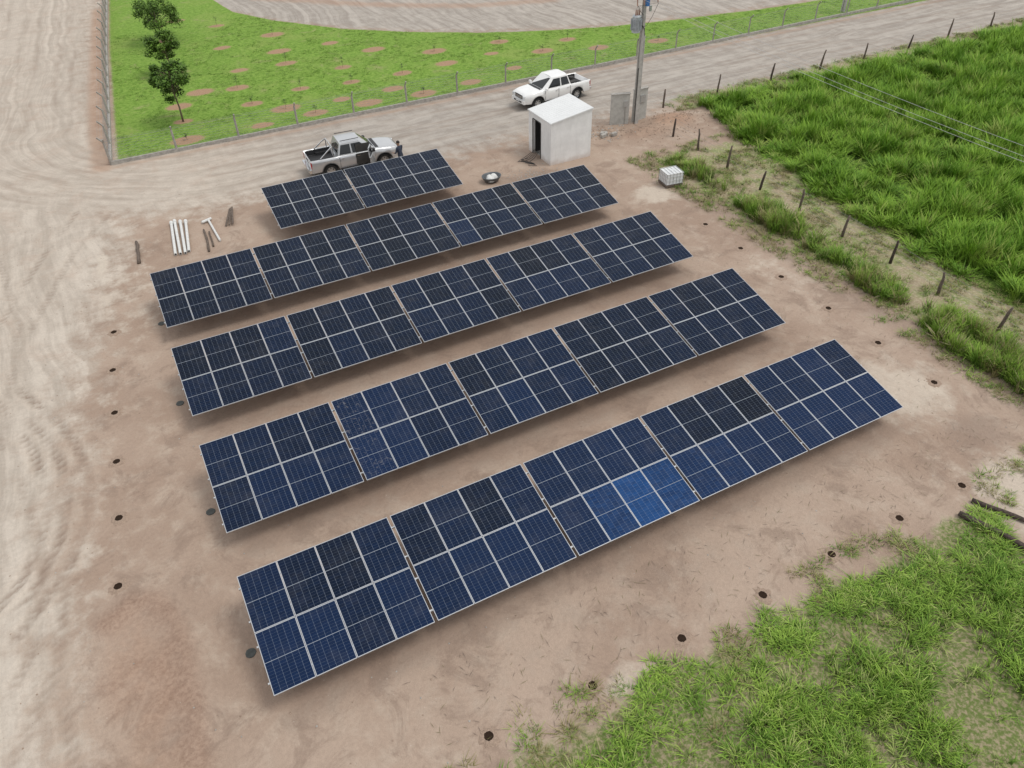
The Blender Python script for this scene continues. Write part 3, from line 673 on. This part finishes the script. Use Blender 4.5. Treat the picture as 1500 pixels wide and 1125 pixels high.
pole(29.5,27.2,9.0,0); pole(59.5,38.9,9.0,0,False); pole(30.2,-22,9,0,False)
ws=MB()
m_wirec=simple('aluminium_conductor',(.55,.55,.55),.4,.6)
def wire(a,c_,sag,r=.008):
    a=Vector(a);c_=Vector(c_); ws.path([a.lerp(c_,i/16)-Vector((0,0,sag*4*(i/16)*(1-i/16))) for i in range(17)],r,m_wirec,4)
for dx in(-.35,0.1,.95): wire((29.5+dx,27.05,7.25),(30.2+dx,-22,7.6),1.0,.007)
for dx in(-.95,-.3,.95): wire((29.5+dx,27.05,8.6),(59.5+dx,38.9,8.9),.5)
ws.obj('power_lines')
# ------------------------------------------------------------------ pickups
m_glass=simple('car_glass',(.015,.018,.02),.06,0,.1); m_tyre=simple('tyre_rubber',(.02,.02,.02),.85,0,.2,30); m_rim=simple('alloy_rim',(.50,.51,.52),.3,.8)
m_trim=simple('black_plastic',(.025,.025,.027),.55); m_red=simple('tail_lamp',(.35,.01,.01),.25); m_lamp=simple('head_lamp',(.65,.67,.68),.12); m_chrome=simple('chrome',(.7,.7,.7),.15,1.); m_fabric_shade=simple('dark_fabric_and_doorway_shade',(.05,.048,.045),.9)
def pickup(name,loc,rz,col,rollbar,opendoor,cargo):
    paint=simple('paint_'+('white' if col[0]>.6 else 'silver'),col,.28,.0 if col[0]>.6 else .45,.03,3,dirt=.45,coat=.6)
    e=empty(name,loc,rz); mb=MB()
    wf,wr=1.62,-1.50; R_=.47
    xs=sorted(set([round(v,3) for v in list(np.arange(-2.55,2.56,.085))+[-1.02,-.98,-2.5]]))
    def zb(x):
        z_=.44
        for wx in(wf,wr):
            d=abs(x-wx)
            if d<R_: z_=max(z_,.39+math.sqrt(R_*R_-d*d))
        return z_
    def hw(x):
        h_=.91
        if x>1.9: h_-=.16*((x-1.9)/.65)**2.2
        if x<-2.3: h_-=.02*((-2.3-x)/.25)
        for wx in(wf,wr):
            d=abs(x-wx)
            if d<R_+.1: h_+=.03*(1-(d/(R_+.1))**4)
        return h_
    def sec(x):
        h_=hw(x); z0=zb(x)
        if x<=-1.0+.001:
            belt=1.14; infl=.80 if x>-2.49 else 1.10
            pts=[(h_-.05,z0),(h_,max(z0+.02,.80)),(h_-.02,max(.98,z0+.04)),(h_-.03,belt),(h_-.10,belt),(h_-.11,infl),(0,infl)]
        elif x<1.15:
            belt=1.12; pts=[(h_-.05,z0),(h_,max(z0+.02,.80)),(h_-.02,max(.98,z0+.04)),(h_-.05,belt),(h_-.10,belt+.01),(h_-.2,belt+.01),(0,belt+.01)]
        else:
            t_=(x-1.15)/1.4; belt=1.10-.12*t_**1.6; top=1.15-.13*t_**1.5-(.10*max(0,(x-2.35)/.2)**2)
            pts=[(h_-.05,z0),(h_,max(z0+.02,.78)),(h_-.02,max(.93-.04*t_,z0+.03)),(h_-.07,belt),(h_-.16,top),(h_-.35,top+.03),(0,top+.015)]
        return pts
    secs=[(x,sec(x)) for x in xs]; n=7
    for s_ in(1,-1):
        vs=[];fs=[]
        for x,p in secs:
            for (yy,zz) in p: vs.append((x,yy*s_,zz))
        for k in range(len(secs)-1):
            for i in range(n-1):
                a=k*n+i; q=(a,a+1,a+1+n,a+n); fs.append(q if s_<0 else q[::-1])
        mb.add(vs,fs,paint)
        for idx in(0,len(secs)-1):
            x,p=secs[idx]; vv=[(x,yy*s_,zz) for yy,zz in p]+[(x,0,.44)]
            mb.add(vv,[tuple(range(len(vv)))],paint)
    body=mb.obj('body',parent=e,smooth=False)
    for pg in body.data.polygons: pg.use_smooth=len(pg.vertices)==4
    g=MB(); zb0=1.12; bl=[(-1.0,.83),(-.2,.86),(.95,.85),(1.22,.72)]; tl=[(-.78,.68),(-.2,.70),(.30,.69),(.42,.62)]
    B=[Vector((x,y,zb0)) for x,y in bl]; T=[Vector((x,y,1.74)) for x,y in tl]
    for s_ in(1,-1):
        f_=lambda v:Vector((v.x,v.y*s_,v.z))
        vs=[f_(v) for v in B+T]; fs=[(0,1,5,4),(1,2,6,5),(2,3,7,6)]
        g.add(vs,[q if s_<0 else q[::-1] for q in fs],paint)
    rv=[]
    for (x,y) in tl: rv+= [(x,y,1.74),(x,y*.55,1.80),(x,-y*.55,1.80),(x,-y,1.74)]
    g.add(rv,[(k*4+j,k*4+j+1,(k+1)*4+j+1,(k+1)*4+j) for k in range(3) for j in range(3)],paint)
    g.add([(1.22,.72,zb0),(1.22,-.72,zb0),(.42,-.62,1.74),(.42,-.341,1.80),(.42,.341,1.80),(.42,.62,1.74)],[(0,1,2,3,4,5)],paint)
    g.add([(-1.,.83,zb0),(-1.,-.83,zb0),(-.78,-.68,1.74),(-.78,-.374,1.80),(-.78,.374,1.80),(-.78,.68,1.74)],[(5,4,3,2,1,0)],paint)
    g.obj('cab',parent=e)
    w=MB()
    def bil(q,u_,v_): return q[0].lerp(q[1],u_).lerp(q[3].lerp(q[2],u_),v_)
    def pane(q,u0,u1,v0,v1,off,mat=m_glass):
        c_=[bil(q,u0,v0),bil(q,u1,v0),bil(q,u1,v1),bil(q,u0,v1)]; nrm=(c_[1]-c_[0]).cross(c_[3]-c_[0]).normalized()
        ctr=sum(c_,Vector())/4
        if nrm.dot(ctr-Vector((.1,0,1.3)))<0: nrm=-nrm
        w.add([p_+nrm*off for p_ in c_],[(0,1,2,3)],mat)
    for s_ in(1,-1):
        f_=lambda v:Vector((v.x,v.y*s_,v.z))
        pane([f_(B[0]),f_(B[1]),f_(T[1]),f_(T[0])],.12,.95,.10,.88,.006)
        pane([f_(B[1]),f_(B[2]),f_(T[2]),f_(T[1])],.05,.94,.10,.88,.006)
    pane([Vector((1.22,-.72,zb0)),Vector((1.22,.72,zb0)),Vector((.42,.62,1.74)),Vector((.42,-.62,1.74))],.05,.95,.08,.93,.006)
    pane([Vector((-1.,-.83,zb0)),Vector((-1.,.83,zb0)),Vector((-.78,.68,1.74)),Vector((-.78,-.68,1.74))],.12,.88,.18,.86,.006)
    w.obj('windows',parent=e)
    d=MB()
    d.box((0,0,.55),(4.7,1.40,.24),m_trim); d.box((wf,0,.75),(1.0,1.50,.35),m_trim)
    d.box((-1.75,0,.815),(1.40,1.56,.012),m_trim)
    for s_ in(1,-1):
        d.box((-1.75,s_*.792,.97),(1.40,.01,.28),m_trim); d.box((wr,s_*.70,.88),(.8,.18,.16),m_trim)
        d.box((.05,s_*.94,.40),(1.9,.12,.05),m_trim)
        d.box((2.50,s_*.60,.86),(.16,.26,.15),m_lamp,rot=Matrix.Rotation(-s_*.45,3,'Z'))
        d.box((-2.53,s_*.83,.90),(.06,.12,.34),m_red)
        d.box((1.02,s_*1.00,1.19),(.12,.20,.16),paint if col[0]>.6 else m_trim)
        for x_ in(-.92,.0,1.05): d.box((x_,s_*.905,.80),(.012,.02,.56),m_trim)
        for x_ in(-.75,.16): d.box((x_,s_*.925,1.0),(.16,.03,.03),m_chrome)
        for wx in(wf,wr):
            pts=[(wx+R_*math.cos(a),s_*(hw(wx)-.0),.39+R_*math.sin(a)) for a in np.linspace(.12,math.pi-.12,11)]
            d.path(pts,.022,m_trim,6)
    d.box((2.545,0,.83),(.05,.86,.24),m_trim); d.box((2.575,0,.87),(.02,.82,.03),m_chrome); d.box((2.575,0,.79),(.02,.82,.03),m_chrome)
    d.box((2.56,0,.56),(.16,1.50,.22),paint); d.box((2.645,0,.55),(.01,.9,.10),m_trim); d.box((2.65,0,.60),(.01,.42,.11),m_lamp)
    d.box((-2.63,0,.55),(.14,1.70,.16),m_chrome); d.box((-2.56,0,.98),(.02,.3,.05),m_trim); d.box((-2.57,0,.80),(.01,.40,.12),m_lamp)
    d.box((1.30,0,1.17),(.2,1.35,.02),m_trim)
    if rollbar:
        for s_ in(1,-1):
            d.path([(-1.95,s_*.76,1.14),(-1.45,s_*.72,1.52),(-1.22,s_*.68,1.66)],.035,m_chrome,8); d.path([(-1.22,s_*.78,1.14),(-1.22,s_*.68,1.66)],.035,m_chrome,8)
            d.path([(-.70,s_*.60,1.86),(.35,s_*.58,1.86)],.022,m_trim,6)
        d.path([(-1.22,-.68,1.66),(-1.22,.68,1.66)],.038,m_chrome,8)
    if cargo:
        d.box((-1.6,.2,.93),(.5,.4,.22),m_fabric_shade); d.cyl((-1.9,-.4,.83),(-1.9,-.4,1.1),.17,.17,m_fabric_shade,12); d.box((-1.25,-.3,.95),(.3,.5,.25),m_wood); d.path([(-2.3,.5,.86),(-1.3,.55,.88)],.05,m_wood,6)
    if opendoor:
        s_=-1
        d.box((.50,s_*.925,.80),(.98,.015,.62),m_fabric_shade); d.box((.45,s_*.845,1.38),(.8,.02,.45),m_fabric_shade)  # dark sheets on the body stand in for the shaded open doorway
        hinge=Vector((1.02,s_*.93,0)); Rm=Matrix.Rotation(math.radians(62),3,'Z')
        d.box(hinge+Rm@Vector((-.50,-.02,.80)),(1.0,.07,.62),paint,rot=Rm); d.box(hinge+Rm@Vector((-.50,.02,.80)),(.9,.02,.5),m_fabric_shade,rot=Rm)
        for a,c_ in(((-.98,.03,1.1),(-.90,.06,1.60)),((-.90,.06,1.60),(-.45,.06,1.62)),((-.45,.06,1.62),(-.04,.02,1.14))): d.path([hinge+Rm@Vector(a),hinge+Rm@Vector(c_)],.03,paint,6)
        d.box(hinge+Rm@Vector((-.55,.045,1.33)),(.62,.008,.42),m_glass,rot=Rm)
    d.obj('trim',parent=e)
    for wx in(wf,wr):
        for s_ in(1,-1):
            k=MB(); r=.385
            prof=[(.0,.20),(.10,.20),(.235,.17),(.25,.235),(.30,.25),(.36,.24),(r,.20),(r,.05),(.35,.0),(0,.0)]
            vs=[];nn=28
            for (rr,yy) in prof:
                for i in range(nn): a=2*math.pi*i/nn; vs.append((rr*math.cos(a),s_*(yy-.25),rr*math.sin(a)))
            k.add(vs,[],m_tyre)
            for j in range(len(prof)-1):
                mm=k.mi(m_rim if j<2 else m_tyre)
                for i in range(nn): k.f.append([j*nn+i,j*nn+(i+1)%nn,(j+1)*nn+(i+1)%nn,(j+1)*nn+i]); k.m.append(mm)
            for i in range(6):
                a=2*math.pi*(i+.5)/6; k.box((.155*math.cos(a),s_*(-.045),.155*math.sin(a)),(.07,.012,.045),m_trim,rot=Matrix.Rotation(-a,3,'Y'))
            k.obj('wheel',parent=e,loc=(wx,s_*.90,.385),smooth=True)
    return e
pickup('pickup_truck',(12.0,30.0,0),math.radians(-2),(.52,.53,.54),True,True,False)
pickup('pickup_truck',(27.0,33.35,0),math.radians(184),(.82,.82,.81),False,False,True)
# ------------------------------------------------------------------ tank, tub, pipes, logs, debris
m_poly=simple('white_polyethylene',(.72,.73,.73),.4,0,.08)
e=empty('bulk_water_container',(26.25,19.15,0),math.radians(-8)); mb=MB()
mb.box((0,0,.08),(1.0,.9,.12),m_wood); mb.box((0,0,.45),(.95,.85,.60),m_poly); mb.cyl((0,0,.75),(0,0,.79),.1,.1,m_poly,16); mb.obj('tank',parent=e,bevel=.04)
mb=MB()
for z_ in(.2,.4,.6,.765):
    for s_ in(1,-1): mb.cyl((-.49,s_*.44,z_),(.49,s_*.44,z_),.011,.011,m_galv,6); mb.cyl((s_*.49,-.44,z_),(s_*.49,.44,z_),.011,.011,m_galv,6)
for i in range(6):
    x_=-.49+.196*i; y_=-.44+.176*i
    for s_ in(1,-1): mb.cyl((x_,s_*.44,.15),(x_,s_*.44,.765),.011,.011,m_galv,6); mb.cyl((s_*.49,y_,.15),(s_*.49,y_,.765),.011,.011,m_galv,6)
for i in(1,2,3,4): mb.cyl((-.49+.196*i,-.44,.775),(-.49+.196*i,.44,.775),.011,.011,m_galv,6)
mb.obj('cage',parent=e)
mb=MB(); n=28; prof=[(.0,.05),(.30,.06),(.44,.22),(.47,.30),(.51,.31),(.50,.27),(.36,.02),(.0,.0)]
m_tubm=simple('grey_plastic_tub',(.10,.11,.12),.5); m_slurry=simple('white_sacks',(.68,.68,.66),.7,0,.1,8,.3)
vs=[(r*math.cos(2*math.pi*i/n)*1.1,r*math.sin(2*math.pi*i/n)*.9,z_) for r,z_ in prof for i in range(n)]
mb.add(vs,[(j*n+i,j*n+(i+1)%n,(j+1)*n+(i+1)%n,(j+1)*n+i) for j in range(len(prof)-1) for i in range(n)],m_tubm)
for cx,cy,rr,hh in((-.12,-.12,.26,.30),(.15,.05,.24,.34),(-.05,.14,.2,.27)):
    vv=[];ns=12
    for a in range(6):
        ph=a/5*math.pi/2
        for i in range(ns): t_=2*math.pi*i/ns; vv.append((cx+rr*math.cos(ph)*math.cos(t_)*random.uniform(.85,1.1),cy+rr*math.cos(ph)*math.sin(t_)*random.uniform(.85,1.1),.1+hh*.8*math.sin(ph)))
    mb.add(vv,[(a*ns+i,a*ns+(i+1)%ns,(a+1)*ns+(i+1)%ns,(a+1)*ns+i) for a in range(5) for i in range(ns)],m_slurry)
mb.obj('mixing_tub',loc=(18.0,24.3,.02),smooth=True)
m_pvc=simple('white_pipe',(.66,.66,.64),.4,0,.08)
mb=MB()
for i,(xa,ya,xb,yb) in enumerate(((1.30,24.6,1.62,28.1),(1.52,24.55,1.80,28.2),(1.74,24.5,2.05,28.0),(1.92,24.6,2.30,27.9))):
    mb.cyl((xa,ya,.10),(xb,yb,.10),.07,.07,m_pvc,12); dx,dy=(xb-xa)/3.5,(yb-ya)/3.5; mb.cyl((xb-dx*.25,yb-dy*.25,.10),(xb,yb,.10),.088,.088,m_pvc,12); mb.cyl((xa,ya,.10),(xa+dx*.012,ya+dy*.012,.10),.055,.055,m_trim,12)
mb.obj('white_pipes',smooth=False,bevel=.004)
mb=MB(); mb.cyl((3.35,27.35,.08),(3.45,24.95,.08),.055,.055,m_pvc,12); mb.cyl((3.0,27.3,.09),(3.5,27.5,.09),.07,.07,m_pvc,12); mb.obj('pipe_elbow')
def log(name,a,c_,r,m=None,k=.2):
    a=Vector(a);c_=Vector(c_); mb=MB(); mb.path([a.lerp(c_,i/5)+Vector((random.uniform(-1,1),random.uniform(-1,1),0))*r*.5 for i in range(6)],[r*random.uniform(.8,1.15) for _ in range(6)],m or m_wood,9,jit=.12); mb.obj(name,smooth=True)
log('wooden_log',(-.35,24.7,.08),(-.2,26.9,.08),.075)
log('wooden_log',(2.8,24.2,.06),(2.95,26.5,.06),.05); log('wooden_log',(3.05,24.6,.05),(3.15,26.2,.05),.04)
log('wooden_log',(20.0,-3.7,.1),(20.75,-6.2,.1),.085,m_char); log('wooden_log',(20.8,-3.6,.08),(21.7,-5.4,.1),.07,m_char); log('wooden_log',(20.3,-4.9,.2),(20.6,-6.6,.18),.05,m_char)
mb=MB()
for i in range(3): mb.box((4.3+.12*i,27.3,.05+.03*i),(.09,1.9,.025),m_wood,rot=Matrix.Rotation(-.3+.06*i,3,'Z'))
mb.obj('timber_planks')
mb=MB(); 
def clod(x,y,r,m):
    z_=float(zat(x,y)); vs=[(x+r*random.uniform(.6,1.2)*a,y+r*random.uniform(.6,1.2)*c_,z_+r*random.uniform(.6,1)*d_) for a,c_,d_ in((1,0,.2),(-1,0,.2),(0,1,.2),(0,-1,.2),(0,0,.9),(0,0,-.5))]
    mb.add(vs,[(0,2,4),(2,1,4),(1,3,4),(3,0,4),(2,0,5),(1,2,5),(3,1,5),(0,3,5)],m)
for _ in range(420): clod(random.gauss(31.2,1.6),random.gauss(25.9,.9),random.uniform(.02,.08),m_spoil)
for _ in range(160): clod(random.gauss(27.2,1.0),random.gauss(26.9,.6),random.uniform(.03,.10),m_conc if random.random()<.4 else m_spoil)
for _ in range(1800): clod(random.uniform(-8,27),random.uniform(-4,36),random.uniform(.01,.035),m_spoil if random.random()<.7 else m_conc)
for _ in range(260): clod(random.gauss(20.3,.9),random.gauss(23.9,.5),random.uniform(.015,.05),m_conc)
mb.obj('soil_clods')
# dead twigs / straw lying on the pad
mb=MB()
for _ in range(900):
    if random.random()<.6: x_,y_=random.uniform(3,25),random.uniform(-4.2,-.6)
    else: x_,y_=random.uniform(22.3,27.5),random.uniform(-5,17)
    a=random.uniform(0,3.14); l=random.uniform(.04,.16); z_=float(zat(x_,y_))+.012; w_=.005
    dx,dy=math.cos(a)*l,math.sin(a)*l; mb.add([(x_-dx,y_-dy,z_),(x_+dy/l*w_,y_-dx/l*w_,z_+.01),(x_+dx,y_+dy,z_+.01),(x_-dy/l*w_,y_+dx/l*w_,z_+.012)],[(0,1,2,3)],m_wood if random.random()<.6 else m_dry)
mb.obj('dead_twigs')
mb=MB()
for (x_,y_,a) in((26.6,26.3,.3),(26.9,26.5,1.1),(27.3,26.2,.2),(26.7,26.6,.8)): mb.box((x_,y_,.1),(.39,.19,.19),m_conc,rot=Matrix.Rotation(a,3,'Z'))
mb.obj('concrete_blocks',bevel=.01)
# ------------------------------------------------------------------ person
def person(x,y,rz):
    J={'pel':(0,0,.93,.135),'wai':(.02,0,1.08,.125),'che':(.06,0,1.30,.15),'nek':(.08,0,1.46,.06),'hd0':(.10,0,1.54,.075),'hd1':(.115,0,1.62,.098),'hd2':(.115,0,1.69,.085)}
    E=[('pel','wai'),('wai','che'),('che','nek'),('nek','hd0'),('hd0','hd1'),('hd1','hd2')]
    for s,n in((1,'l'),(-1,'r')):
        J.update({n+'hip':(0,.10*s,.86,.10),n+'kne':(.04,.12*s,.49,.062),n+'ank':(-.02,.12*s,.10,.042),n+'toe':(.15,.14*s,.05,.04),
          n+'sho':(.06,.19*s,1.40,.065),n+'elb':(.10,.25*s,1.13,.045),n+'wri':(.33,.20*s,1.08,.03),n+'pal':(.39,.185*s,1.08,.033)})
        E+=[('pel',n+'hip'),(n+'hip',n+'kne'),(n+'kne',n+'ank'),(n+'ank',n+'toe'),('che',n+'sho'),(n+'sho',n+'elb'),(n+'elb',n+'wri'),(n+'wri',n+'pal')]
    def grow(J,E,root):
        ks=list(J); me=bpy.data.meshes.new('p'); me.from_pydata([J[k][:3] for k in ks],[(ks.index(a),ks.index(c_)) for a,c_ in E],[])
        ob=bpy.data.objects.new('p',me); COL.objects.link(ob); md=ob.modifiers.new('s','SKIN')
        for i,k in enumerate(ks): me.skin_vertices[0].data[i].radius=(J[k][3],J[k][3]); me.skin_vertices[0].data[i].use_root=(k==root)
        sb=ob.modifiers.new('u','SUBSURF'); sb.levels=2; sb.render_levels=2
        dg=bpy.context.evaluated_depsgraph_get(); dg.update(); m2=bpy.data.meshes.new_from_object(ob.evaluated_get(dg)); bpy.data.objects.remove(ob); return m2
    e=empty('person',(x,y,0),rz)
    shirt=simple('dark_shirt',(.035,.045,.07),.9,0,.2,15); pants=simple('work_trousers',(.05,.05,.06),.9,0,.2,15); skin=simple('skin',(.32,.19,.13),.6); hair=simple('hair',(.02,.015,.012),.7); boot=simple('boots',(.03,.025,.02),.7)
    m2=grow(J,E,'pel'); m2.materials.clear()
    for q in(shirt,pants,skin,boot): m2.materials.append(q)
    for p in m2.polygons:
        c_=p.center; p.use_smooth=True
        p.material_index=3 if c_.z<.12 else 1 if c_.z<.95 and abs(c_.y)<.24 and c_.x<.25 else 2 if c_.z>1.49 or c_.x>.21 else 0
    o=bpy.data.objects.new('body',m2); COL.objects.link(o); o.parent=e
    FJ={};FE=[]
    for s,n in((1,'l'),(-1,'r')):
        for i,(dy,l) in enumerate(((-.027,.075),(-.009,.085),(.009,.08),(.027,.062))):
            a=n+str(i); by=.185*s+dy
            FJ.update({a+'0':(.40,by,1.08,.009),a+'1':(.40+l*.5,by,1.075,.008),a+'2':(.40+l*.85,by,1.055,.007),a+'3':(.40+l*.95,by,1.03,.006)}); FE+=[(a+'0',a+'1'),(a+'1',a+'2'),(a+'2',a+'3')]
        a=n+'t'; FJ.update({a+'0':(.37,.185*s-.02*s,1.08,.011),a+'1':(.40,.185*s-.05*s,1.07,.010),a+'2':(.43,.185*s-.055*s,1.055,.008)}); FE+=[(a+'0',a+'1'),(a+'1',a+'2')]
    me=bpy.data.meshes.new('h'); ks=list(FJ); me.from_pydata([FJ[k][:3] for k in ks],[(ks.index(a),ks.index(c_)) for a,c_ in FE],[])
    ob=bpy.data.objects.new('fingers',me); COL.objects.link(ob); ob.parent=e; ob.modifiers.new('s','SKIN')
    for i,k in enumerate(ks): me.skin_vertices[0].data[i].radius=(FJ[k][3],)*2; me.skin_vertices[0].data[i].use_root=k.endswith('0')
    ob.modifiers.new('u','SUBSURF').render_levels=1; me.materials.append(skin)
    h=MB()
    def ell(c_,r,m,z0=-1,n=14):
        vs=[];rg=[z0+(1-z0)*i/7 for i in range(8)]
        for q in rg:
            rr=math.sqrt(max(0,1-q*q))
            for i in range(n): a=2*math.pi*i/n; vs.append((c_[0]+r[0]*rr*math.cos(a),c_[1]+r[1]*rr*math.sin(a),c_[2]+r[2]*q))
        h.add(vs,[(j*n+i,j*n+(i+1)%n,(j+1)*n+(i+1)%n,(j+1)*n+i) for j in range(7) for i in range(n)],m)
    ell((.095,0,1.675),(.108,.095,.10),hair,-.25)
    h.path([(.20,0,1.64),(.222,0,1.60)],[.010,.016],skin,6)
    for s in(1,-1): ell((.19,s*.033,1.635),(.014,.016,.010),m_poly); ell((.201,s*.033,1.635),(.006,.008,.008),hair); ell((.105,s*.092,1.62),(.018,.010,.03),skin)
    h.box((.195,0,1.565),(.012,.045,.01),simple('lips',(.30,.12,.10),.5)); h.obj('head_features',parent=e,smooth=True)
person(14.2,28.0,math.radians(120))
print('done',len(V))
